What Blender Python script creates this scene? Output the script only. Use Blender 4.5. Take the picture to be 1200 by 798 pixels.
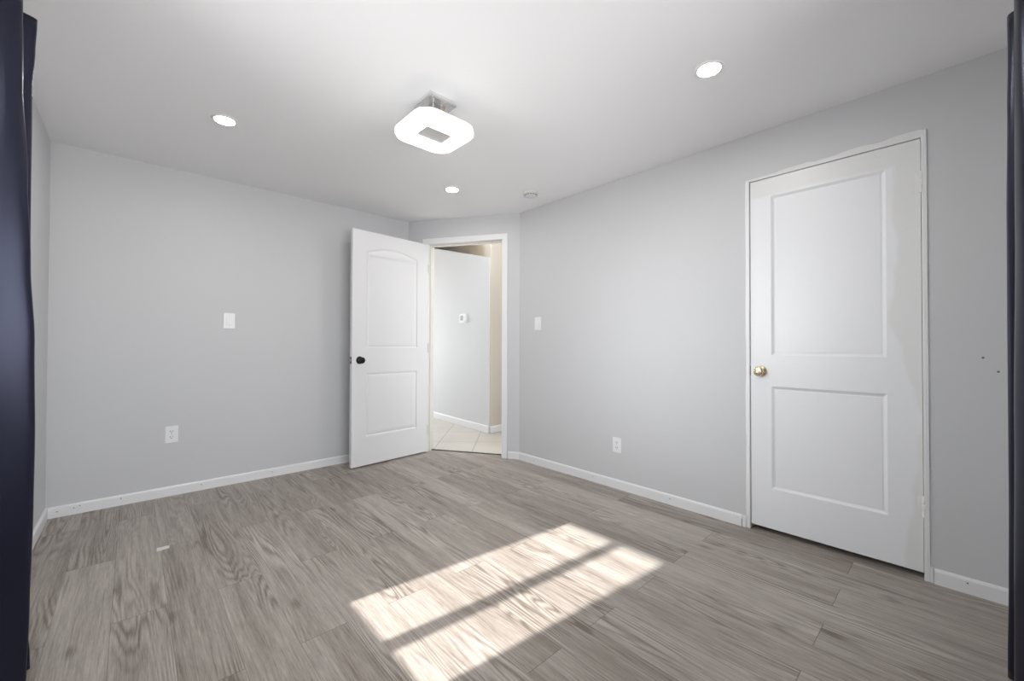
import bpy, bmesh, math, random
from mathutils import Vector, Matrix
from mathutils.geometry import tessellate_polygon
random.seed(7)
S = bpy.context.scene
for o in list(bpy.data.objects): bpy.data.objects.remove(o)
C = S.collection

# ------------------------------------------------------------------ camera
F = Vector((0.67796, 0.73501, 0.01138)); R = Vector((0.73519, -0.67787, 0.0028)); R = (R - F*R.dot(F)).normalized(); U = R.cross(F)
cam_d = bpy.data.cameras.new('camera'); cam = bpy.data.objects.new('camera', cam_d); C.objects.link(cam)
cam_d.sensor_width = 36; cam_d.sensor_fit = 'HORIZONTAL'; cam_d.lens = 481.41*36/1200; cam_d.clip_start = 0.02
m = Matrix((R, U, -F)).transposed().to_4x4(); m.translation = (0, 0, 1.05); cam.matrix_world = m
S.camera = cam

# ------------------------------------------------------------------ light and exposure
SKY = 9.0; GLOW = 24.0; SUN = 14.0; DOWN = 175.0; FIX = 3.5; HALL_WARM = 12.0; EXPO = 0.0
S.view_settings.view_transform = 'Standard'; S.view_settings.look = 'None'
S.view_settings.exposure = EXPO; S.view_settings.gamma = 1; S.view_settings.use_curve_mapping = False
w = bpy.data.worlds.new('sky'); S.world = w; w.use_nodes = True
nt = w.node_tree; bg = nt.nodes['Background']
tc = nt.nodes.new('ShaderNodeTexCoord'); sp = nt.nodes.new('ShaderNodeSeparateXYZ'); rp = nt.nodes.new('ShaderNodeValToRGB')
nt.links.new(tc.outputs['Generated'], sp.inputs[0]); nt.links.new(sp.outputs['Z'], rp.inputs[0]); nt.links.new(rp.outputs[0], bg.inputs[0])
e = rp.color_ramp.elements; e[0].position = 0.0; e[0].color = (.95, .95, .95, 1); e[1].position = .12; e[1].color = (.93, .965, 1.0, 1)
# extra narrow glow low in the west, added to brighten the right wall
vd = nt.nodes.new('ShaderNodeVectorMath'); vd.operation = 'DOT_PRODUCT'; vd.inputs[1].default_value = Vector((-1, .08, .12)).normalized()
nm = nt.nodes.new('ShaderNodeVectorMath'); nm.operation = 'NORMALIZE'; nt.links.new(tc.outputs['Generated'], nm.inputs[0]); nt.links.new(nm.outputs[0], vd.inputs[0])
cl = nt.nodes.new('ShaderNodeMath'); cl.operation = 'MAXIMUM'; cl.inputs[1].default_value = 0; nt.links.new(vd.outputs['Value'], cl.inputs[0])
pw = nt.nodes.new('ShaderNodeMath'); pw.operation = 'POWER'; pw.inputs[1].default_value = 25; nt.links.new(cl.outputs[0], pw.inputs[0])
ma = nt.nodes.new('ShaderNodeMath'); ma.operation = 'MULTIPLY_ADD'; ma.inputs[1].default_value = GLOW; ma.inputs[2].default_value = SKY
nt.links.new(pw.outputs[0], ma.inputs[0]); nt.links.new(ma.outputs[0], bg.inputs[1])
def sun():
    L = bpy.data.lights.new('sun', 'SUN'); L.energy = SUN; L.angle = math.radians(1.0); L.color = (1, .98, .945)
    o = bpy.data.objects.new('sun', L); C.objects.link(o)
    d = Vector((1, -.10, -.826*math.hypot(1, .1)))
    o.rotation_euler = d.to_track_quat('-Z', 'Y').to_euler(); o.location = (-4, 2, 5)
sun()
def portal(name, loc, rot, sx, sy):
    L = bpy.data.lights.new(name, 'AREA'); L.shape = 'RECTANGLE'; L.size = sx; L.size_y = sy; L.cycles.is_portal = True
    o = bpy.data.objects.new(name, L); C.objects.link(o); o.location = loc; o.rotation_euler = rot

# ------------------------------------------------------------------ dimensions (metres, camera above the origin)
H = 2.277; YA = 3.71; XC = -.378; XB = 2.625; YS = -.23
D1 = Vector((2.014, 3.71, 0)); D2 = Vector((2.625, 2.742, 0)); DL = (D2-D1).length
RD = math.atan2(D2.y-D1.y, D2.x-D1.x)
HA = Vector((3.205, 5.171, 0)); HB = Vector((3.126, 3.791, 0)); RH = math.atan2(HB.y-HA.y, HB.x-HA.x)
def frame(x, y, z, rz): return Matrix.Translation((x, y, z)) @ Matrix.Rotation(rz, 4, 'Z')

# ------------------------------------------------------------------ materials
def N(nt, t, **k):
    n = nt.nodes.new(t)
    for a, b in k.items():
        if a.startswith('i_'): n.inputs[a[2:].replace('_', ' ')].default_value = b
        else: setattr(n, a, b)
    return n
def mat(name, col, rough=.5, metal=0, bump=0, bscale=200, spec=.5, var=0, emit=None, es=0, sheen=0):
    m = bpy.data.materials.new(name); m.use_nodes = True; nt = m.node_tree; b = nt.nodes['Principled BSDF']
    b.inputs['Base Color'].default_value = (*col, 1); b.inputs['Roughness'].default_value = rough; b.inputs['Metallic'].default_value = metal
    b.inputs['Specular IOR Level'].default_value = spec
    if sheen: b.inputs['Sheen Weight'].default_value = sheen; b.inputs['Sheen Roughness'].default_value = .3
    if emit: b.inputs['Emission Color'].default_value = (*emit, 1); b.inputs['Emission Strength'].default_value = es
    tc = N(nt, 'ShaderNodeTexCoord')
    if bump:
        n = N(nt, 'ShaderNodeTexNoise'); n.inputs['Scale'].default_value = bscale; n.inputs['Detail'].default_value = 3
        bp = N(nt, 'ShaderNodeBump'); bp.inputs['Strength'].default_value = bump; bp.inputs['Distance'].default_value = .002
        nt.links.new(tc.outputs['Object'], n.inputs[0]); nt.links.new(n.outputs[0], bp.inputs['Height']); nt.links.new(bp.outputs[0], b.inputs['Normal'])
    if var:
        n = N(nt, 'ShaderNodeTexNoise'); n.inputs['Scale'].default_value = 1.7; n.inputs['Detail'].default_value = 4
        mx = N(nt, 'ShaderNodeMix', data_type='RGBA'); mx.inputs[6].default_value = (*[c*(1-var) for c in col], 1); mx.inputs[7].default_value = (*[min(1, c*(1+var)) for c in col], 1)
        nt.links.new(tc.outputs['Object'], n.inputs[0]); nt.links.new(n.outputs[0], mx.inputs[0]); nt.links.new(mx.outputs[2], b.inputs['Base Color'])
    return m
M = {}
M['wall'] = mat('grey_wall_paint', (.615, .62, .632), .5, bump=.12, bscale=260, var=.012, spec=.35)
M['ceil'] = mat('ceiling_paint', (.915, .915, .925), .8, bump=.1, bscale=120, spec=.2)
M['trim'] = mat('trim_white_paint', (.82, .82, .83), .4, bump=.08, bscale=60)
M['jamb'] = mat('jamb_cream_paint', (.74, .73, .69), .45)
M['leaf'] = mat('moulded_door_white', (.76, .76, .77), .38, bump=.05, bscale=150)
M['plate'] = mat('white_plastic', (.85, .85, .86), .3)
M['gap'] = mat('dark_gap', (.02, .02, .02), .8)
M['black'] = mat('oil_rubbed_black_metal', (.022, .02, .02), .3, metal=.7)
M['brass'] = mat('worn_brass', (.72, .60, .40), .22, metal=1)
M['brassd'] = mat('worn_brass_face', (.50, .40, .27), .35, metal=1)
M['steel'] = mat('dull_steel', (.45, .44, .42), .35, metal=1)
M['chrome'] = mat('polished_chrome', (.82, .82, .82), .12, metal=1, bump=.25, bscale=90)
M['led'] = mat('lit_diffuser', (.9, .9, .9), .5, emit=(1, .985, .96), es=DOWN)
M['halow'] = mat('hall_lit_diffuser', (.9, .9, .9), .5, emit=(1, .87, .70), es=HALL_WARM)
M['smoke'] = mat('detector_plastic', (.72, .72, .70), .5)
M['screen'] = mat('grey_lcd', (.30, .34, .33), .25)
M['halla'] = mat('hall_pale_paint', (.66, .67, .68), .6, var=.01)
M['hallb'] = mat('hall_beige_paint', (.62, .57, .50), .6, var=.01)
M['cur'] = mat('navy_satin', (.006, .006, .013), .30, bump=.1, bscale=500, spec=.48, sheen=0)
M['cur'].node_tree.nodes['Principled BSDF'].inputs['Specular Tint'].default_value = (.66, .70, 1, 1)
M['sticker'] = mat('paper_scrap', (.75, .73, .72), .6)
M['pvc'] = mat('window_vinyl', (.85, .85, .85), .35)
M['fleck'] = mat('chip_dark', (.12, .11, .10), .8)
M['mud'] = mat('caulk_white', (.78, .78, .77), .6, bump=.3, bscale=40)

def led_fixture_mat():
    m = bpy.data.materials.new('bubbled_lit_acrylic'); m.use_nodes = True; nt = m.node_tree; b = nt.nodes['Principled BSDF']
    b.inputs['Base Color'].default_value = (.5, .5, .5, 1); b.inputs['Roughness'].default_value = .25
    tc = N(nt, 'ShaderNodeTexCoord'); v = N(nt, 'ShaderNodeTexVoronoi'); v.inputs['Scale'].default_value = 95
    nt.links.new(tc.outputs['Object'], v.inputs[0])
    mr = N(nt, 'ShaderNodeMapRange'); mr.inputs['To Min'].default_value = FIX*1.15; mr.inputs['To Max'].default_value = FIX*.70
    nt.links.new(v.outputs['Distance'], mr.inputs[0]); nt.links.new(mr.outputs[0], b.inputs['Emission Strength'])
    b.inputs['Emission Color'].default_value = (1, .975, .92, 1)
    return m
M['fix'] = led_fixture_mat()

def glass_mat():
    m = bpy.data.materials.new('window_glass'); m.use_nodes = True; nt = m.node_tree; nt.nodes.remove(nt.nodes['Principled BSDF'])
    t = N(nt, 'ShaderNodeBsdfTransparent'); g = N(nt, 'ShaderNodeBsdfGlossy'); g.inputs['Roughness'].default_value = .02
    fr = N(nt, 'ShaderNodeFresnel'); mx = N(nt, 'ShaderNodeMixShader')
    nt.links.new(fr.outputs[0], mx.inputs[0]); nt.links.new(t.outputs[0], mx.inputs[1]); nt.links.new(g.outputs[0], mx.inputs[2])
    nt.links.new(mx.outputs[0], nt.nodes['Material Output'].inputs[0]); return m
M['glass'] = glass_mat()

def mathn(nt, op, a, b=None, c=None):
    n = N(nt, 'ShaderNodeMath', operation=op)
    for i, v in enumerate((a, b, c)):
        if v is None: continue
        if isinstance(v, (int, float)): n.inputs[i].default_value = v
        else: nt.links.new(v, n.inputs[i])
    return n.outputs[0]
def floor_mat():
    m = bpy.data.materials.new('grey_oak_planks'); m.use_nodes = True; nt = m.node_tree; b = nt.nodes['Principled BSDF']; L = nt.links.new
    tc = N(nt, 'ShaderNodeTexCoord'); sp = N(nt, 'ShaderNodeSeparateXYZ'); L(tc.outputs['Object'], sp.inputs[0]); x, y = sp.outputs[0], sp.outputs[1]
    u = mathn(nt, 'DIVIDE', mathn(nt, 'ADD', x, .217+.165*20), .165); k = mathn(nt, 'FLOOR', u); fu = mathn(nt, 'FRACT', u)
    par = mathn(nt, 'MODULO', k, 2)
    v = mathn(nt, 'DIVIDE', mathn(nt, 'SUBTRACT', mathn(nt, 'ADD', y, 12.2-.35), mathn(nt, 'MULTIPLY', par, .588)), 1.22)
    j = mathn(nt, 'FLOOR', v); fv = mathn(nt, 'FRACT', v)
    cb = N(nt, 'ShaderNodeCombineXYZ'); L(k, cb.inputs[0]); L(j, cb.inputs[1])
    wn = N(nt, 'ShaderNodeTexWhiteNoise', noise_dimensions='2D'); L(cb.outputs[0], wn.inputs[0])
    wc = N(nt, 'ShaderNodeSeparateColor'); L(wn.outputs['Color'], wc.inputs[0])
    def coords(sx, sy, oz=37):
        c = N(nt, 'ShaderNodeCombineXYZ'); L(mathn(nt, 'MULTIPLY', x, sx), c.inputs[0]); L(mathn(nt, 'MULTIPLY', y, sy), c.inputs[1]); L(mathn(nt, 'MULTIPLY', wc.outputs[0], oz), c.inputs[2]); return c.outputs[0]
    def noise(vec, det=2, rough=.5, dist=0, scale=1):
        n = N(nt, 'ShaderNodeTexNoise'); L(vec, n.inputs[0]); n.inputs['Scale'].default_value = scale; n.inputs['Detail'].default_value = det; n.inputs['Roughness'].default_value = rough; n.inputs['Distortion'].default_value = dist; return n.outputs[0]
    field = noise(coords(8, .62), 1.5, .42, .25)                  # growth-ring height field: its contours are the cathedrals
    rings = mathn(nt, 'SINE', mathn(nt, 'ADD', mathn(nt, 'MULTIPLY', field, 150), mathn(nt, 'MULTIPLY', noise(coords(70, 4), 3, .6), 5)))
    rings = mathn(nt, 'POWER', mathn(nt, 'MULTIPLY_ADD', rings, .5, .5), .6)
    where = N(nt, 'ShaderNodeMapRange'); L(noise(coords(5, 1.6, 91), 1), where.inputs[0]); where.inputs[1].default_value = .44; where.inputs[2].default_value = .66
    fib = noise(coords(150, 5), 4, .65); fib2 = noise(coords(420, 22), 2, .6); broad = noise(coords(16, 1.1, 53), 3, .55, .4)
    # tone
    rp = N(nt, 'ShaderNodeValToRGB'); r = rp.color_ramp; r.elements[0].position = .22; r.elements[0].color = (.165, .133, .108, 1)
    r.elements[1].position = .78; r.elements[1].color = (.52, .472, .428, 1); q = r.elements.new(.5); q.color = (.338, .297, .262, 1)
    t = mathn(nt, 'ADD', mathn(nt, 'MULTIPLY', fib, .62), mathn(nt, 'MULTIPLY', fib2, .34))
    t = mathn(nt, 'ADD', t, mathn(nt, 'MULTIPLY', broad, .55))
    t = mathn(nt, 'ADD', t, mathn(nt, 'MULTIPLY', mathn(nt, 'SUBTRACT', wc.outputs[1], .5), .16))
    rr = mathn(nt, 'MULTIPLY', mathn(nt, 'SUBTRACT', rings, .66), mathn(nt, 'MULTIPLY_ADD', where.outputs[0], .34, .03))
    stk = N(nt, 'ShaderNodeMapRange'); L(noise(coords(95, 2.2, 71), 3, .6, .3), stk.inputs[0]); stk.inputs[1].default_value = .60; stk.inputs[2].default_value = .74; stk.inputs[3].default_value = 0; stk.inputs[4].default_value = .17
    t = mathn(nt, 'SUBTRACT', t, stk.outputs[0])
    t = mathn(nt, 'ADD', t, rr); t = mathn(nt, 'SUBTRACT', t, .245)
    # knots
    vo = N(nt, 'ShaderNodeTexVoronoi'); L(coords(5.2, 2.1, 17), vo.inputs[0]); vo.inputs['Scale'].default_value = 1
    kn = N(nt, 'ShaderNodeMapRange'); L(vo.outputs['Distance'], kn.inputs[0]); kn.inputs[1].default_value = .03; kn.inputs[2].default_value = .12; kn.inputs[3].default_value = .24; kn.inputs[4].default_value = 0
    t = mathn(nt, 'SUBTRACT', t, kn.outputs[0])
    L(t, rp.inputs[0])
    # seams
    du = mathn(nt, 'MULTIPLY', mathn(nt, 'MINIMUM', fu, mathn(nt, 'SUBTRACT', 1, fu)), .165)
    dv = mathn(nt, 'MULTIPLY', mathn(nt, 'MINIMUM', fv, mathn(nt, 'SUBTRACT', 1, fv)), 1.22)
    def seam(d, wd, s):
        n = N(nt, 'ShaderNodeMapRange'); L(d, n.inputs[0]); n.inputs[1].default_value = wd*.5; n.inputs[2].default_value = wd; n.inputs[3].default_value = s; n.inputs[4].default_value = 0; return n.outputs[0]
    sm = mathn(nt, 'MAXIMUM', seam(du, .0013, .38), seam(dv, .0016, .6))
    mx = N(nt, 'ShaderNodeMix', data_type='RGBA'); L(sm, mx.inputs[0]); L(rp.outputs[0], mx.inputs[6]); mx.inputs[7].default_value = (.05, .042, .036, 1)
    L(mx.outputs[2], b.inputs['Base Color'])
    mr = N(nt, 'ShaderNodeMapRange'); L(fib, mr.inputs[0]); mr.inputs[3].default_value = .36; mr.inputs[4].default_value = .5; L(mr.outputs[0], b.inputs['Roughness'])
    bp = N(nt, 'ShaderNodeBump'); bp.inputs['Strength'].default_value = .35; bp.inputs['Distance'].default_value = .0012
    L(mathn(nt, 'SUBTRACT', mathn(nt, 'ADD', fib, mathn(nt, 'MULTIPLY', rings, .3)), mathn(nt, 'MULTIPLY', sm, 3)), bp.inputs['Height']); L(bp.outputs[0], b.inputs['Normal'])
    b.inputs['Specular IOR Level'].default_value = .45
    return m
M['floor'] = floor_mat()
def tile_mat():
    m = bpy.data.materials.new('cream_tiles'); m.use_nodes = True; nt = m.node_tree; b = nt.nodes['Principled BSDF']; L = nt.links.new
    tc = N(nt, 'ShaderNodeTexCoord'); mp = N(nt, 'ShaderNodeMapping'); L(tc.outputs['Object'], mp.inputs[0]); mp.inputs['Rotation'].default_value[2] = math.radians(-46.5); mp.inputs['Location'].default_value = (-.07, -.046, 0)
    br = N(nt, 'ShaderNodeTexBrick'); L(mp.outputs[0], br.inputs[0]); br.offset = 0; br.squash = 1
    br.inputs['Scale'].default_value = 1; br.inputs['Brick Width'].default_value = .49; br.inputs['Row Height'].default_value = .401; br.inputs['Mortar Size'].default_value = .004
    br.inputs['Color1'].default_value = (.74, .69, .62, 1); br.inputs['Color2'].default_value = (.70, .655, .585, 1); br.inputs['Mortar'].default_value = (.36, .31, .26, 1)
    n = N(nt, 'ShaderNodeTexNoise'); L(mp.outputs[0], n.inputs[0]); n.inputs['Scale'].default_value = 3; n.inputs['Detail'].default_value = 5
    mx = N(nt, 'ShaderNodeMix', data_type='RGBA', blend_type='MULTIPLY'); mx.inputs[0].default_value = .35; L(br.outputs[0], mx.inputs[6]); L(n.outputs[0], mx.inputs[7]); L(mx.outputs[2], b.inputs['Base Color'])
    b.inputs['Roughness'].default_value = .3; return m
M['tile'] = tile_mat()
def closet_mat():
    # satin white paint, with an older greyer coat left along the top and the hinge side (local x 0..W from latch side, z up)
    m = bpy.data.materials.new('patchy_door_paint'); m.use_nodes = True; nt = m.node_tree; b = nt.nodes['Principled BSDF']; L = nt.links.new
    tc = N(nt, 'ShaderNodeTexCoord'); sp = N(nt, 'ShaderNodeSeparateXYZ'); L(tc.outputs['Object'], sp.inputs[0])
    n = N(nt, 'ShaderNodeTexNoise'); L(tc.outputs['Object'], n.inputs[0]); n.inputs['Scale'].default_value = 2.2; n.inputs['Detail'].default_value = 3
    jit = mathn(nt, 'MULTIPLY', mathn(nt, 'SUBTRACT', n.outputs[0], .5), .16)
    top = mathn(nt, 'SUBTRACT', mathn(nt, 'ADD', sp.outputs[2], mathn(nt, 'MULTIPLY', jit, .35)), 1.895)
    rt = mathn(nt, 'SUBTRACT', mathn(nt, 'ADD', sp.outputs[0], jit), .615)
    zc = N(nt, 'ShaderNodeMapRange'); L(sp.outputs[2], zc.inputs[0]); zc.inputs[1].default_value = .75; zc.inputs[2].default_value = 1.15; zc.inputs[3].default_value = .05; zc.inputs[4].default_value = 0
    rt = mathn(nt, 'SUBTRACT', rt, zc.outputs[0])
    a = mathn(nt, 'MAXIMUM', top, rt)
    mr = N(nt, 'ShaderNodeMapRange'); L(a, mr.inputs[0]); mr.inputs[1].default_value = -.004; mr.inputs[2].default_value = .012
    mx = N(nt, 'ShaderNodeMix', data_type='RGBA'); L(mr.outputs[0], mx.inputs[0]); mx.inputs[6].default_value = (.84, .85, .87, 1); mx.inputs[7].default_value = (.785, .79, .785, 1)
    L(mx.outputs[2], b.inputs['Base Color']); b.inputs['Roughness'].default_value = .36
    n2 = N(nt, 'ShaderNodeTexNoise'); L(tc.outputs['Object'], n2.inputs[0]); n2.inputs['Scale'].default_value = 28; n2.inputs['Detail'].default_value = 4
    bp = N(nt, 'ShaderNodeBump'); bp.inputs['Strength'].default_value = .12; bp.inputs['Distance'].default_value = .003; L(n2.outputs[0], bp.inputs['Height']); L(bp.outputs[0], b.inputs['Normal'])
    return m
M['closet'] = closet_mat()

# ------------------------------------------------------------------ mesh helpers
class MB:
    def __init__(s): s.bm = bmesh.new()
    def box(s, x0, x1, y0, y1, z0, z1, bev=0, mt=None):
        b = bmesh.new(); bmesh.ops.create_cube(b, size=1)
        for v in b.verts: v.co = Vector(((x0+x1)/2+v.co.x*(x1-x0), (y0+y1)/2+v.co.y*(y1-y0), (z0+z1)/2+v.co.z*(z1-z0)))
        if bev: bmesh.ops.bevel(b, geom=list(b.edges), offset=bev, segments=2, affect='EDGES', profile=.5)
        if mt is not None: b.transform(mt)
        s.add(b); return s
    def add(s, b, mt=None):
        if mt is not None: b.transform(mt)
        me = bpy.data.meshes.new('t'); b.to_mesh(me); b.free(); s.bm.from_mesh(me); bpy.data.meshes.remove(me); return s
    def lathe(s, prof, mt, n=40):           # prof: (radius, height along +z)
        b = bmesh.new(); rings = []
        for r, z in prof:
            if r < 1e-6: rings.append([b.verts.new((0, 0, z))])
            else: rings.append([b.verts.new((r*math.cos(2*math.pi*i/n), r*math.sin(2*math.pi*i/n), z)) for i in range(n)])
        for a, c in zip(rings, rings[1:]):
            for i in range(n):
                k = (i+1) % n
                vs = [a[0], c[k], c[i]] if len(a) == 1 else ([a[i], a[k], c[0]] if len(c) == 1 else [a[i], a[k], c[k], c[i]])
                b.faces.new(vs)
        bmesh.ops.recalc_face_normals(b, faces=b.faces)
        return s.add(b, mt)
    def prism(s, outline, z0, z1, mt=None, bev=0):   # outline in xy, extruded in z
        b = bmesh.new(); lo = [b.verts.new((x, y, z0)) for x, y in outline]; hi = [b.verts.new((x, y, z1)) for x, y in outline]; n = len(lo)
        b.faces.new(lo[::-1]); b.faces.new(hi)
        for i in range(n): b.faces.new([lo[i], lo[(i+1) % n], hi[(i+1) % n], hi[i]])
        if bev: bmesh.ops.bevel(b, geom=list(b.edges), offset=bev, segments=2, affect='EDGES', profile=.5)
        return s.add(b, mt)
    def build(s, name, m, parent=None, mw=None, smooth=False):
        bmesh.ops.recalc_face_normals(s.bm, faces=s.bm.faces)
        me = bpy.data.meshes.new(name); s.bm.to_mesh(me); s.bm.free(); o = bpy.data.objects.new(name, me); C.objects.link(o)
        for mm in (m if isinstance(m, list) else [m]): me.materials.append(M[mm])
        if smooth:
            for p in me.polygons: p.use_smooth = True
            me.set_sharp_from_angle(angle=math.radians(35))
        if parent: o.parent = parent
        if mw is not None: o.matrix_world = mw if not parent else o.matrix_world
        if mw is not None and parent is None: o.matrix_world = mw
        return o
def structure(o): o['kind'] = 'structure'; return o
def empty(name, mw):
    o = bpy.data.objects.new(name, None); C.objects.link(o); o.matrix_world = mw; o.empty_display_size = .05; return o
def tag(o, label, cat, group=None):
    o['label'] = label; o['category'] = cat
    if group: o['group'] = group
    return o
RX90 = Matrix.Rotation(math.radians(90), 4, 'X')      # local +z -> -y (out of the wall)

# ------------------------------------------------------------------ room shell
T = .14
def wall(name, mw, L, m, openings=(), x0=0, h=H, T=T, z0=0):
    b = MB(); x = x0
    for (a, c, lo, hi) in sorted(openings):
        b.box(x, a, 0, T, z0, h)
        if lo > z0: b.box(a, c, 0, T, z0, lo)
        if hi < h: b.box(a, c, 0, T, hi, h)
        x = c
    b.box(x, L, 0, T, z0, h)
    return structure(b.build(name, m, mw=mw))
mA = frame(XC, YA, 0, 0); mB = frame(XB, D2.y, 0, -math.pi/2); mD = frame(D1.x, D1.y, 0, RD)
mC = frame(XC, YS, 0, math.pi/2); mS = frame(XB, YS, 0, math.pi)
LB = D2.y-YS; LC = YA-YS; LS = XB-XC
OD = (.195, .995, 0, 2.057)                   # doorway in the diagonal wall
OB = (D2.y-.826, D2.y-.094, 0, 2.006)         # closet opening (local x of the right wall)
OC = (1.19-YS, 1.81-YS, .85, 1.99)            # window in left wall
OS = (XB-1.62, XB+.26, .85, 2.0)              # window in front wall
wall('wall_back', mA, D1.x-XC, 'wall', x0=-T)
wall('wall_diagonal', mD, DL, 'wall', [OD])
wall('wall_right', mB, LB+T, 'wall', [OB])
wall('wall_left', mC, LC, 'wall', [OC])
wall('wall_front', mS, LS+T, 'wall', [OS])
fl = [(XC-T, YS-T), (XB+.02, YS-T), (XB+.02, D2.y+.0), (D2.x+.10, D2.y+.063), (D1.x+.10, D1.y+.063), (D1.x, YA+.02), (XC-T, YA+.02)]
f = structure(MB().prism(fl, -.06, 0).build('floor', 'floor'))
structure(MB().prism([(XC-T, YS-T), (XB+T, YS-T), (XB+T, D2.y+.05), (D1.x+.13, YA+T), (XC-T, YA+T)], H, H+.1).build('ceiling', 'ceil'))

# hallway beyond the doorway
structure(MB().prism([(D2.x+.101, D2.y+.0631), (5.2, D2.y+.0631), (5.2, 7.2), (1.2, 7.2), (1.2, YA+T+.001), (D1.x, YA+T+.001), (D1.x+.101, D1.y+.0631)], -.06, -.002).build('floor_hall', 'tile'))
mH = frame(HA.x, HA.y, 0, RH); HL = (HB-HA).length
def hall_wall():
    b = bmesh.new(); xs = (-1.9, HL); tz = (2.459+.36/1.382*1.9, 2.100); vs = []
    for x, z in zip(xs, tz):
        for y in (0, .12): vs.append((b.verts.new((x, y, 0)), b.verts.new((x, y, z))))
    (a0, a1), (c0, c1), (d0, d1), (e0, e1) = vs
    for q in ((a0, a1, d1, d0), (c0, e0, e1, c1), (a0, c0, c1, a1), (d0, d1, e1, e0), (a1, c1, e1, d1), (a0, d0, e0, c0)): b.faces.new(q)
    return structure(MB().add(b).build('wall_hall_stair', 'halla', mw=mH))
hall_wall()
structure(MB().box(HB.x+.010, 5.2, HB.y-.013, HB.y+.1, 0, 2.7).build('wall_hall_return', 'hallb'))
structure(MB().box(3.75, 3.85, HB.y+.101, 7.3, 0, 2.7).build('wall_hall_far', 'hallb'))
structure(MB().box(D1.x-.9, D1.x-.8, YA+T+.002, 7.2, 0, 2.7).build('wall_hall_left', 'halla'))
structure(MB().box(1.1, 1.7, 7.2, 7.3, 0, 2.7).box(2.9, 5.2, 7.2, 7.3, 0, 2.7).box(1.7, 2.9, 7.2, 7.3, 0, .3).box(1.7, 2.9, 7.2, 7.3, 2.2, 2.7).build('wall_hall_end', 'halla'))
structure(MB().box(XB+T+.6, 5.2, D2.y-.04, D2.y+.06, 0, 2.7).build('wall_hall_closet', 'hallb'))
structure(MB().box(5.2, 5.3, D2.y-.04, 7.3, 0, 2.7).build('wall_hall_right', 'hallb'))
structure(MB().box(1.1, 5.3, YA+T+.001, 7.3, 2.7, 2.8).box(2.68, 5.3, D2.y-.04, YA+T+.001, 2.7, 2.8).build('ceiling_hall', 'hallb'))
structure(MB().box(0, D1.x+.2, 0, .02, H, 2.8).build('wall_hall_upper', 'halla', mw=frame(XC, YA+T-.03, 0, 0)))
structure(MB().box(-.1, DL+.1, .08, .10, H, 2.8).build('wall_hall_over_door', 'halla', mw=mD))
# closet box behind the right-hand door
structure(MB().box(XB+T, XB+T+.6, YS, YS+.04, 0, H).box(XB+T, XB+T+.6, D2.y-.3, D2.y-.26, 0, H).box(XB+T+.6, XB+T+.64, YS, D2.y-.26, 0, H).box(XB+T, XB+T+.64, YS, D2.y-.26, H, H+.04).build('wall_closet', 'wall'))
structure(MB().box(XB+.021, XB+T+.64, YS, D2.y-.26, -.06, -.001).build('floor_closet', 'floor'))

# baseboards: bevelled top edge
BH = .066; BT = .012
def baseboard(name, mw, a, c, m='trim', h=BH, holes=(), ends=(0, 0)):
    prof = [(0, 0), (-BT, 0), (-BT, h-.010), (-BT+.003, h-.003), (-BT+.006, h), (0, h)]
    b = bmesh.new(); rows = []
    for x, e in ((a, ends[0]), (c, ends[1])): rows.append([b.verts.new((x+e*(-y), y, z)) for y, z in prof])
    n = len(prof); b.faces.new(rows[0][::-1]); b.faces.new(rows[1])
    for i in range(n): b.faces.new([rows[0][i], rows[0][(i+1) % n], rows[1][(i+1) % n], rows[1][i]])
    o = structure(MB().add(b).build(name, m, mw=mw))
    for hx, hz in holes:
        MB().lathe([(0, 0), (.0034, 0), (.0030, .0012), (0, .0012)], Matrix.Translation((hx, -BT+.0004, hz)) @ RX90, 10).build('nail_hole', 'fleck', o)
    return o
baseboard('baseboard_back', mA, 0, D1.x-XC-.002, holes=[(.05, .035), (.12, .04), (.145, .048), (.33, .045), (.75, .04), (1.2, .038)], ends=(1, 0))
baseboard('baseboard_diagonal', mD, 1.036, DL, ends=(0, -.3))
baseboard('baseboard_diagonal_hinge_side', mD, .0, .150)
baseboard('baseboard_right', mB, 0, D2.y-.858, holes=[(.20, .03), (.83, .04), (1.45, .04)], ends=(.3, 0))
baseboard('baseboard_right_window_side', mB, D2.y-.077, LB, holes=[(2.765, .045), (2.90, .04)])
baseboard('baseboard_left', mC, 0, LC, ends=(1, -1))
baseboard('baseboard_front', mS, 0, LS, ends=(1, -1))
baseboard('baseboard_hall_stair', mH, -1.9, HL, h=.085, ends=(0, .5))
baseboard('baseboard_hall_return', frame(HB.x, HB.y-.013, 0, 0), .003, 2.05, m='trim', h=.085)

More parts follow.
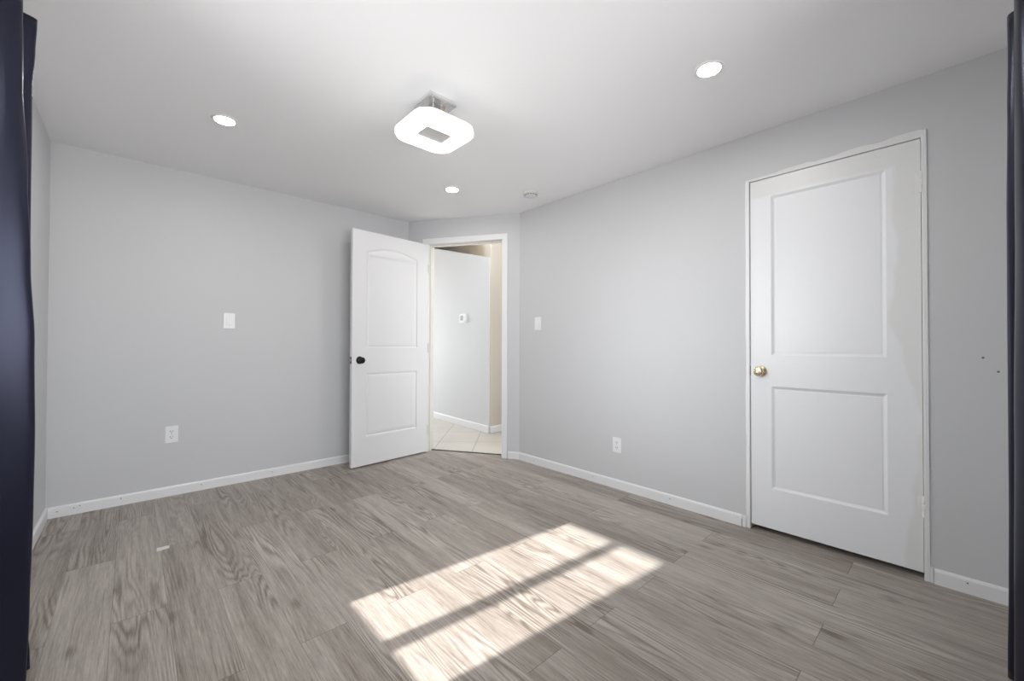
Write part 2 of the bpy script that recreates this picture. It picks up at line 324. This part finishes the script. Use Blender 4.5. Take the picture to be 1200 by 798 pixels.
# ------------------------------------------------------------------ panel doors
def offset(poly, d):                   # inward offset of a ccw polygon
    out = []; n = len(poly)
    for i in range(n):
        p0, p1, p2 = Vector(poly[i-1]), Vector(poly[i]), Vector(poly[(i+1) % n])
        a = (p1-p0).normalized(); c = (p2-p1).normalized(); na = Vector((-a.y, a.x)); nc = Vector((-c.y, c.x))
        b = (na+nc).normalized(); out.append(tuple(p1+b*(d/max(.3, b.dot(na)))))
    return out
def rect(x0, x1, z0, z1): return [(x0, z0), (x1, z0), (x1, z1), (x0, z1)]
def arch(x0, x1, z0, z1, rise, n=22):
    pts = [(x0, z0), (x1, z0)]
    for i in range(n+1):
        t = i/n; pts.append((x1+(x0-x1)*t, z1+rise*math.sin(math.pi*t)**1.0))
    return pts
def panel_door(name, m, Wd, z0, z1, th, panels, prof, mw):
    """face at local y=0 (towards -y), panels = ccw outlines in xz, prof = [(inset, depth)]"""
    b = bmesh.new()
    def side(y, sgn):
        outer = rect(0, Wd, z0, z1)
        loops = [[Vector((p[0], p[1], 0)) for p in outer]] + [[Vector((p[0], p[1], 0)) for p in pl[::-1]] for pl in panels]
        tris = tessellate_polygon(loops); flat = [p for l in loops for p in l]
        vs = [b.verts.new((p.x, y, p.y)) for p in flat]
        for t in tris: b.faces.new([vs[i] for i in t])
        for pl in panels:
            prev = [b.verts.new((p[0], y, p[1])) for p in pl]
            for ins, dep in prof:
                cur = [b.verts.new((p[0], y+sgn*dep, p[1])) for p in offset(pl, ins)]
                for i in range(len(pl)): b.faces.new([prev[i], prev[(i+1) % len(pl)], cur[(i+1) % len(pl)], cur[i]])
                prev = cur
            b.faces.new(prev)
    side(0, 1); side(th, -1)
    for (xa, za), (xb, zb) in zip(rect(0, Wd, z0, z1), rect(0, Wd, z0, z1)[1:]+[(0, z0)]):
        b.faces.new([b.verts.new(q) for q in ((xa, 0, za), (xb, 0, zb), (xb, th, zb), (xa, th, za))])
    bmesh.ops.remove_doubles(b, verts=b.verts, dist=1e-5)
    return MB().add(b).build(name, m, mw=mw)

# door_1: open moulded door with an arched top panel
W1 = .775; T1 = .035
FX, FY = 1.354, 3.454
m1 = frame(FX, FY, 0, math.radians(5.25))
d1 = panel_door('door_1', 'leaf', W1, .012, 2.036, T1,
    [arch(.125, W1-.118, 1.018, 1.868, .052), rect(.125, W1-.118, .252, .808)],
    [(.006, .0005), (.012, .006), (.020, .0075), (.028, .003), (.046, .0015), (.052, .0015)], m1)
structure(d1)
def knob_prof(): return [(0, .058), (.012, .0575), (.021, .054), (.0262, .047), (.027, .040), (.024, .032), (.016, .026), (.011, .022), (.0105, .012), (.016, .009), (.030, .006), (.0325, .003), (.033, 0), (0, 0)]
k = MB().lathe(knob_prof(), Matrix.Translation((.070, 0, .918)) @ RX90, 36).build('door_knob', 'black', d1, smooth=True); k['label'] = 'black round door knob'
MB().lathe(knob_prof(), Matrix.Translation((.070, T1, .918)) @ Matrix.Rotation(math.radians(-90), 4, 'X'), 36).build('door_knob', 'black', d1, smooth=True)
MB().box(-.0015, .0005, .006, .029, .889, .947, .0003).build('latch_plate', 'black', d1)
MB().box(-.010, 0, .011, .024, .909, .927, .002).build('latch_bolt', 'steel', d1)
for z in (.22, 1.02, 1.80):
    hg = MB().lathe([(0, -.045), (.006, -.045), (.0065, -.043), (.0065, .043), (.006, .045), (0, .045)], Matrix.Translation((W1+.006, -.003, z)), 16).box(W1-.001, W1+.0015, 0, .03, z-.045, z+.045).build('hinge', 'jamb', d1, smooth=True)

# doorway casing and jambs of the diagonal wall
def casing(name, mw, a, c, top, wd=.058, th=.014, y=0, m='trim'):
    b = MB()
    def strip(pts, bev=.003):     # outline in xz -> thin prism standing on wall
        b.prism([(p[0], p[1]) for p in pts], 0, th, Matrix.Translation((0, y, 0)) @ RX90, bev)
    strip([(a-wd, 0), (a, 0), (a, top), (a-wd, top+wd)]); strip([(c, 0), (c+wd, 0), (c+wd, top+wd), (c, top)])
    strip([(a-wd, top+wd), (a, top), (c, top), (c+wd, top+wd)])
    return structure(b.build(name, m, mw=mw))
cs = casing('trim_1', mD, .214, .976, 2.040, wd=.053)
MB().box(.1955, .212, -.0005, T+.0005, 0, 2.0565).box(.978, .9945, -.0005, T+.0005, 0, 2.0565).box(.212, .978, -.0005, T+.0005, 2.042, 2.0565).build('door_jamb', 'jamb', cs)
MB().box(.212, .224, .040, .075, 0, 2.042, .001).box(.966, .978, .040, .075, 0, 2.042, .001).box(.224, .966, .040, .075, 2.030, 2.042, .001).build('door_stop', 'jamb', cs)
MB().box(.9755, .9784, .008, .034, .875, .935).build('strike_plate', 'steel', cs)
MB().box(.9775, .9790, .004, .0395, .885, .925).build('strike_recess', 'black', cs)
structure(MB().box(.196, .994, .088, .114, -.004, .004, .0015).build('trim_2', 'gap', mw=mD))

# door_2: closed two-panel closet door in the right wall, painted frame without casing
W2 = .702; Y2 = .811
m2 = frame(XB+.004, Y2, 0, -math.pi/2)
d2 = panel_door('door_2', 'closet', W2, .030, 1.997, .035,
    [rect(.104, .584, .996, 1.892), rect(.104, .584, .252, .824)],
    [(.003, .002), (.012, .0085), (.018, .0095), (.020, .0075)], m2)
structure(d2)
kp = [(0, .060), (.010, .0598), (.018, .0585), (.019, .0565), (.0235, .054), (.027, .046), (.026, .037), (.019, .029), (.011, .024), (.0105, .013), (.018, .010), (.029, .006), (.031, .002), (.031, 0), (0, 0)]
k2 = MB().lathe(kp, Matrix.Translation((.052, 0, .907)) @ RX90, 40).build('door_knob', 'brass', d2, smooth=True); k2['label'] = 'worn brass round door knob'
MB().lathe([(0, .0612), (.009, .0612), (.0095, .0600), (.009, .0590), (0, .0590)], Matrix.Translation((.052, 0, .907)) @ RX90, 30).build('knob_centre', 'brassd', k2, smooth=True)
MB().box(-.0035, -.0005, -.002, .02, .88, .935).build('latch_plate', 'black', d2)
for z in (.325, 1.795):
    hb = MB().lathe([(0, -.048), (.006, -.048), (.0075, -.046), (.0075, -.017), (.0068, -.016), (.0068, -.014), (.0075, -.013), (.0075, .013), (.0068, .014), (.0068, .016), (.0075, .017), (.0075, .046), (.005, .050), (0, .052)], Matrix.Translation((W2+.004, -.0075, z)), 20)
    hb.box(W2-.018, W2+.002, -.003, .001, z-.045, z+.045, .001)
    hb.build('hinge', 'mud', d2, smooth=True)['label'] = 'painted over butt hinge'
    MB().box(W2+.0112, W2+.0150, -.0062, -.001, z-.030, z+.036).build('hinge_gap', 'gap', d2)
def closet_frame():
    mw = mB; a, c = D2.y-.826, D2.y-.094    # opening (local x); door is x from D2.y-.811 to D2.y-.109
    b = MB()
    b.box(a+.0005, a+.0125, -.008, T-.002, 0, 2.0055, .002).box(c-.0125, c-.0005, -.010, T-.002, 0, 2.0055, .002).box(a+.0125, c-.0125, -.004, T-.002, 2.000, 2.0055, .0012)
    b.box(a-.008, a+.002, -.005, 0, 0, 2.010, .002).box(c-.002, c+.006, -.009, 0, 0, 2.030, .002)
    o = structure(b.build('trim_3', 'trim', mw=mw))
    # messy caulk and paint feathered over the wall around the frame
    rnd = random.Random(3)
    def smear(pts, name='paint_smear'):
        MB().prism(pts, 0, .0012, Matrix.Translation((0, 0, 0)) @ RX90).build(name, 'mud', o)
    top = [(a-.006+(c-a+.012)*i/25, 2.010+.020*(i/25)+(.007 if i in (6, 7, 8, 9, 10, 15, 16, 17, 18, 21, 22, 23, 24) else 0)+rnd.uniform(0, .003)) for i in range(26)]
    smear([(a-.006, 2.003)]+[(c+.006, 2.003)]+top[::-1])
    lf = [(a-.008-rnd.uniform(0, .0035)-.0015*math.sin(i*.9), .02+i*.079) for i in range(26)]
    smear([(a-.006, .02), (a-.006, 2.0)]+lf[::-1])
    rg = [(c+.0065+rnd.uniform(0, .003)+.002*math.sin(i*.7), .07+i*.08) for i in range(25)]
    smear([(c+.004, .07)]+rg+[(c+.004, 1.99)])
    # small corner blocks at the foot of the frame
    MB().box(a-.030, a-.008, -.012, 0, 0, .064, .002).build('baseboard_stub', 'trim', o)
    MB().box(a-.0325, a-.0300, -.0125, -.009, 0, .045).build('crack', 'fleck', o)
    MB().box(c+.0065, c+.016, -.012, 0, 0, .070, .002).build('baseboard_stub', 'trim', o)
    MB().box(a+.0125, a+.0145, .05, .09, 0, 2.0).box(c-.0145, c-.0125, .05, .09, 0, 2.0).box(a+.0125, c-.0145, .05, .09, 1.999, 2.0).build('door_stop', 'trim', o)
closet_frame()

# ------------------------------------------------------------------ windows (outside the frame, they let the daylight in)
def window(n, mw, op, mull_x, horizontal=False, parts=('frame',)):
    a, c, lo, hi = op; yy = .08
    f = .022
    b = MB().box(a, a+.012, yy-.03, yy+.04, lo, hi).box(c-.012, c, yy-.03, yy+.04, lo, hi).box(a+.012, c-.012, yy-.03, yy+.04, lo, lo+.012).box(a+.012, c-.012, yy-.03, yy+.04, hi-.012, hi)
    b.box(mull_x-.034, mull_x+.034, yy-.015, yy+.02, lo+.012, hi-.012, .003)
    o = structure(b.build('window_%d' % n, 'pvc', mw=mw))
    MB().box(a+.012, mull_x-.034, yy, yy+.004, lo+.012, hi-.012).build('glass_pane', 'glass', o)
    MB().box(mull_x+.034, c-.012, yy, yy+.004, lo+.012, hi-.012).build('glass_pane', 'glass', o)
    MB().box(a-.02, c+.02, -.018, yy-.03, lo-.02, lo+.001, .004).build('window_sill', 'trim', o)
    return o
window(1, mC, OC, 1.462-YS)
window(2, mS, OS, XB-.68)
portal('window_portal_left', (XC-.15, 1.5, 1.42), (0, math.radians(-90), 0), 1.14, .62)
portal('window_portal_front', (.68, YS-.15, 1.425), (math.radians(90), 0, 0), 1.88, 1.15)
portal('hall_portal', (2.3, 7.31, 1.25), (math.radians(-90), 0, 0), 1.2, 1.9)

# ------------------------------------------------------------------ curtains
def curtain(name, ctrl, label, sub=8, nz=70, ztop=2.11, axis='y', rod=None):
    """ctrl(z, t) -> control points of the plan section at height z"""
    def cat(P, sub):
        out = []
        for i in range(len(P)-1):
            p0 = P[max(0, i-1)]; p1 = P[i]; p2 = P[i+1]; p3 = P[min(len(P)-1, i+2)]
            for s in range(sub):
                t = s/sub
                out.append(tuple(.5*((2*p1[k])+(-p0[k]+p2[k])*t+(2*p0[k]-5*p1[k]+4*p2[k]-p3[k])*t*t+(-p0[k]+3*p1[k]-3*p2[k]+p3[k])*t**3) for k in range(2)))
        out.append(P[-1]); return out
    b = bmesh.new(); rows = []
    for i in range(nz+1):
        z = .004+(ztop-.004)*i/nz
        pts = cat(ctrl(z), sub)
        rows.append([b.verts.new((p[0], p[1], z)) for p in pts])
    for r, q in zip(rows, rows[1:]):
        for i in range(len(r)-1): b.faces.new([r[i], r[i+1], q[i+1], q[i]])
    o = MB().add(b).build(name, 'cur', smooth=False)
    for p in o.data.polygons: p.use_smooth = True
    md = o.modifiers.new('thickness', 'SOLIDIFY'); md.thickness = .002; md.offset = 0
    tag(o, label, 'curtain'); return o
def interp(tab, z):
    tab = sorted(tab)
    if z <= tab[0][0]: return tab[0][1]
    for (a, x), (c, y) in zip(tab, tab[1:]):
        if z <= c:
            t = (z-a)/(c-a); t = t*t*(3-2*t); return x+(y-x)*t
    return tab[-1][1]
def left_ctrl(z):
    # ridge offsets as |x|/y ratios read along the height
    fr = interp([(0, .1195), (.25, .1168), (.55, .1145), (.74, .1140), (1.05, .1160), (1.30, .1215), (1.56, .1262), (1.85, .1325), (2.11, .1345)], z)
    bk = interp([(0, .1155), (.06, .1163), (.12, .1185), (.6, .1180), (1.0, .1215), (1.6, .1228), (1.88, .1228), (2.0, .1205), (2.11, .1188)], z)
    wz = .004*math.sin(z*7.3+1)+.003*math.sin(z*15.1)
    return [(-.300, 1.800), (-.345, 1.800), (-.355, 1.850), (-.335+wz*.4, 1.882), (-.285+wz*.5, 1.900), (-fr*1.925, 1.925), (-.275, 1.952), (-.345, 1.962), (-.352, 1.985),
            (-.290, 2.010), (-bk*2.035, 2.035), (-.272, 2.062), (-.338, 2.070), (-.345, 2.095), (-.30, 2.11)]
curtain('curtain', left_ctrl, 'dark navy satin curtain hanging at left wall, catching a bluish sheen')
def right_ctrl(z):
    bk = interp([(0, .0503), (.05, .0506), (.3, .0524), (.56, .0535), (1.07, .0538), (1.46, .0545), (1.8, .0566), (2.0, .0585), (2.11, .0580)], z)
    fr = interp([(0, .0562), (.3, .0572), (.8, .0590), (1.4, .0620), (2.11, .0640)], z)
    return [(1.78, -.150), (1.80, -.185), (1.835, -.180), (1.862, -.155), (1.885, -.130), (1.925, -fr*1.925), (1.955, -.130), (1.965, -.178), (1.99, -.186),
            (2.02, -.150), (2.045, -bk*2.045), (2.085, -.125), (2.10, -.18), (2.13, -.185), (2.15, -.15)]
curtain('curtain', right_ctrl, 'near black navy curtain at right edge, beside the closet door wall')
def rod(mw, a, c, label):
    t = empty('curtain_rod', mw)
    MB().lathe([(0, a), (.010, a), (.010, c), (0, c)], Matrix.Rotation(math.radians(90), 4, 'Y'), 16).build('rod', 'black', t, smooth=True)
    for x in (a+.06, c-.06): MB().box(x-.008, x+.008, 0, .075, -.006, .006, .001).box(x-.012, x+.012, .070, .078, -.03, .03, .001).build('bracket', 'black', t)
    tag(t, label, 'curtain rod'); return t
rod(frame(XC+.080, .6, 2.125, math.pi/2), .5, 1.52, 'black metal curtain rod above the left wall window')
rod(frame(1.25, YS+.080, 2.125, math.pi), -.92, 1.56, 'black metal curtain rod above the front wall window')

# ------------------------------------------------------------------ ceiling lights
def downlight(x, y, label, group='recessed ceiling lights'):
    t = empty('recessed_light', Matrix.Translation((x, y, H)))
    n = 48
    MB().lathe([(.047, -.0010), (.047, -.0045), (.051, -.0060), (.060, -.0045), (.0615, 0), (.047, 0)], Matrix(), n).build('trim_ring', 'ceilw', t, smooth=True)
    MB().lathe([(0, -.0030), (.030, -.0032), (.0465, -.0022), (.0465, -.0005), (0, -.0005)], Matrix(), n).build('diffuser', 'led', t, smooth=True)
    tag(t, label, 'ceiling light', group); return t
M['ceilw'] = mat('light_ring_white', (.85, .85, .84), .5)
downlight(.357, 2.712, 'round recessed light nearest the left wall, above the light switch')
downlight(1.838, 2.694, 'round recessed light in ceiling just in front of the open door')
downlight(1.866, .739, 'round recessed light in ceiling in front of the closed closet door')
downlight(.36, .74, 'round recessed light in ceiling directly above the viewer')

def fixture():
    cx, cy = 1.103, 1.775
    t = empty('ceiling_lamp', Matrix.Translation((cx, cy, H)))
    h = .065
    MB().box(-h, h, -h, h, -.019, 0, .002).build('canopy', 'chrome', t)
    MB().box(-.068, .084, -.070, .088, -.028, -.019, .0015).build('bubbled_plate', 'bubble', t)
    MB().lathe([(0, -.060), (.006, -.060), (.007, -.052), (.004, -.046), (0, -.046)], Matrix.Translation((.045, -.015, .018)), 14).build('screw_cap', 'brassd', t)
    z1, z0 = -.142, -.177
    MB().box(-.022, .022, -.022, .022, z1, -.028, .002).build('stem', 'chrome', t)
    # square ring with cut, rounded corners: outer half size .158, inner .078
    def chamf(r, c, n=5):
        pts = []
        for sx, sy, a0 in ((1, 1, 0), (-1, 1, 90), (-1, -1, 180), (1, -1, 270)):
            # superellipse-ish corner: straight cut softened by two rounds
            P = [(r, r-c), (r-.06*c, r-.62*c), (r-.62*c, r-.06*c), (r-c, r)] if sx*sy > 0 else [(r-c, r), (r-.62*c, r-.06*c), (r-.06*c, r-.62*c), (r, r-c)]
            P = [(r, r-c), (r-.10*c, r-.60*c), (r-.34*c, r-.34*c), (r-.60*c, r-.10*c), (r-c, r)]
            if sx*sy < 0: P = P[::-1]
            pts += [(sx*p[0], sy*p[1]) for p in P]
        return pts
    def ring(ro, ri, c, za, zb, bev):
        out = chamf(ro, c); n = len(out)
        inn = []
        for p in out:
            s = ri/max(abs(p[0]), abs(p[1])); inn.append((p[0]*s, p[1]*s*.745))
        # snap the inner loop to a square
        b = bmesh.new(); L = []
        def loop(pts, z): return [b.verts.new((q[0], q[1], z)) for q in pts]
        off = offset(out, bev)
        A = [loop(out, zb-bev), loop(off, zb), loop(inn, zb), loop(inn, za), loop(off, za), loop(out, za+bev)]
        for q, r in zip(A, A[1:]+A[:1]):
            for i in range(n): b.faces.new([q[i], q[(i+1) % n], r[(i+1) % n], r[i]])
        return b
    MB().add(ring(.164, .0765, .078, z0, z1, .006)).build('lit_ring', 'fix', t)
    MB().add(ring(.159, .078, .076, z1+.0002, z1+.004, .001)).build('housing', 'chrome', t)
    MB().box(-.0762, .0762, -.0568, .0568, z0+.004, z1-.002, .001).build('centre_plate', 'bubble', t)
    tag(t, 'square chrome ceiling lamp with glowing bubbled acrylic ring', 'ceiling lamp')
M['bubble'] = mat('bubbled_chrome', (.58, .57, .56), .22, metal=.85, bump=.9, bscale=140)
fixture()

def detector():
    t = empty('smoke_detector', Matrix.Translation((2.345, 2.325, H)))
    MB().lathe([(0, 0), (.058, 0), (.060, -.003), (.060, -.012), (.052, -.013), (0, -.013)], Matrix(), 40).build('base', 'smoke', t, smooth=True)
    MB().lathe([(0, -.013), (.050, -.013), (.051, -.018), (.046, -.030), (.036, -.034), (0, -.034)], Matrix(), 40).build('cover', 'smoke', t, smooth=True)
    v = MB()
    for i in range(16):
        v.box(.0475, .0512, -.005, .005, -.026, -.018, mt=Matrix.Rotation(i*math.pi/8, 4, 'Z'))
    v.build('vent_slots', 'fleck', t)
    tag(t, 'small white round smoke detector on ceiling near the doorway corner', 'smoke detector')
detector()
def hall_lamp():
    t = empty('hall_light', Matrix.Translation((3.50, 4.45, 2.7)))
    MB().lathe([(0, 0), (.15, 0), (.15, -.02), (.14, -.025), (0, -.025)], Matrix(), 40).build('base', 'plate', t, smooth=True)
    MB().lathe([(.138, -.025), (.13, -.06), (.09, -.085), (0, -.095)], Matrix(), 40).build('lamp_shade', 'halow', t, smooth=True)
    tag(t, 'round warm ceiling light in the hallway beyond the open door', 'ceiling light')
    t2 = empty('hall_light', Matrix.Translation((3.40, 3.35, 2.7)))
    MB().lathe([(0, 0), (.11, 0), (.11, -.02), (.10, -.025), (0, -.025)], Matrix(), 40).build('base', 'plate', t2, smooth=True)
    MB().lathe([(.098, -.025), (.09, -.05), (.06, -.07), (0, -.075)], Matrix(), 40).build('lamp_shade', 'halow', t2, smooth=True)
    tag(t2, 'smaller warm ceiling light just outside the doorway', 'ceiling light')
hall_lamp()

# ------------------------------------------------------------------ switches, outlets, thermostat
def plate(mw, name, wd, ht):
    t = empty(name, mw)
    MB().box(-wd/2, wd/2, -.006, 0, -ht/2, ht/2, .0022).build('cover_plate', 'plate', t)
    return t
def screws(t, ht):
    for s in (-1, 1):
        MB().lathe([(0, 0), (.003, 0), (.0028, .001), (0, .0012)], Matrix.Translation((0, -.0058, s*ht)) @ RX90, 12).build('screw', 'smoke', t)
def switch(mw, label, wd=.072, ht=.115, dimmer=False):
    t = plate(mw, 'light_switch', wd, ht)
    MB().box(-.0180, .0180, -.0064, -.0040, -.0345, .0345, .0005).build('surround', 'smoke', t)
    b = bmesh.new()
    pts = [(-.0335, -.0066), (-.0335, -.0105), (0, -.0075), (.0335, -.0082), (.0335, -.0066)]
    P = MB().prism([(y, z) for z, y in pts], -.0165, .0165, Matrix(((0, 0, 1, 0), (1, 0, 0, 0), (0, 1, 0, 0), (0, 0, 0, 1))))
    b.free(); P.build('rocker', 'plate', t)
    if dimmer: MB().box(-.011, .011, -.0110, -.0095, -.0325, -.0290, .0004).build('dimmer_bar', 'smoke', t)
    screws(t, .047); tag(t, label, 'light switch'); return t
def outlet(mw, label, wd=.072, ht=.115, k=1.0):
    t = plate(mw, 'power_outlet', wd, ht)
    for s in (-1, 1):
        r = MB().prism([(.0165*math.cos(a), .0135*math.sin(a)) for a in [i*math.pi/12 for i in range(24)]], 0, .0022, Matrix.Translation((0, -.0058, s*.0195)) @ RX90).build('receptacle', 'plate', t)
        z = s*.0195
        MB().box(-.0080, -.0052, -.0086, -.0076, z-.001, z+.0080).box(.0052, .0080, -.0086, -.0076, z, z+.0075).build('slot', 'gap', r)
        MB().lathe([(0, 0), (.0028, 0), (.0028, .001), (0, .001)], Matrix.Translation((0, -.0076, z-.007)) @ RX90, 12).build('ground_hole', 'gap', r)
    MB().lathe([(0, 0), (.003, 0), (.0028, .001), (0, .0012)], Matrix.Translation((0, -.0058, 0)) @ RX90, 12).build('screw', 'steel', t)
    tag(t, label, 'outlet'); return t
switch(frame(.529, YA, 1.227, 0), 'white dimmer light switch on the plain grey wall left of the open door', dimmer=True)
switch(frame(XB, 2.507, 1.240, -math.pi/2), 'white rocker light switch on the grey wall right of the doorway', wd=.074)
outlet(frame(.203, YA, .424, 0), 'white power outlet on the grey wall below and left of the dimmer switch')
outlet(frame(XB, 1.700, .318, -math.pi/2), 'white power outlet low on the right wall between doorway and closet door', wd=.072, ht=.110)
def thermostat():
    t = empty('thermostat', mH @ Matrix.Translation((.83, 0, 1.395)))
    MB().box(-.075, .075, -.012, 0, -.060, .060, .004).build('back_plate', 'plate', t)
    MB().box(-.068, .068, -.032, -.012, -.055, .055, .006).build('body', 'plate', t)
    MB().box(-.040, .034, -.0335, -.0315, -.028, .036, .001).build('screen', 'screen', t)
    tag(t, 'small white thermostat with grey screen on the hallway wall', 'thermostat')
thermostat()

# ------------------------------------------------------------------ small marks
def scrap():
    o = MB().prism([(-.028, -.022), (-.012, -.026), (.004, -.019), (.020, -.023), (.026, .010), (.012, .022), (-.006, .017), (-.024, .024)], 0, .0012).build('paper_scrap', 'sticker', mw=frame(.125, 2.777, .0004, .05))
    tag(o, 'tiny torn white paper scrap lying on the wood floor', 'paper scrap')
scrap()
for y, z, nm in ((-.073, 1.003, 'screw_anchor'), (-.114, .946, 'screw_anchor')):
    o = MB().lathe([(0, 0), (.0042, 0), (.0040, .0010), (.002, .0014), (0, .0006)], RX90, 14).build(nm, 'fleck', mw=frame(XB, y, z, -math.pi/2))
    tag(o, 'tiny dark screw hole right of the closet door, %s of the pair' % ('upper left' if z > .97 else 'lower right'), 'screw hole')
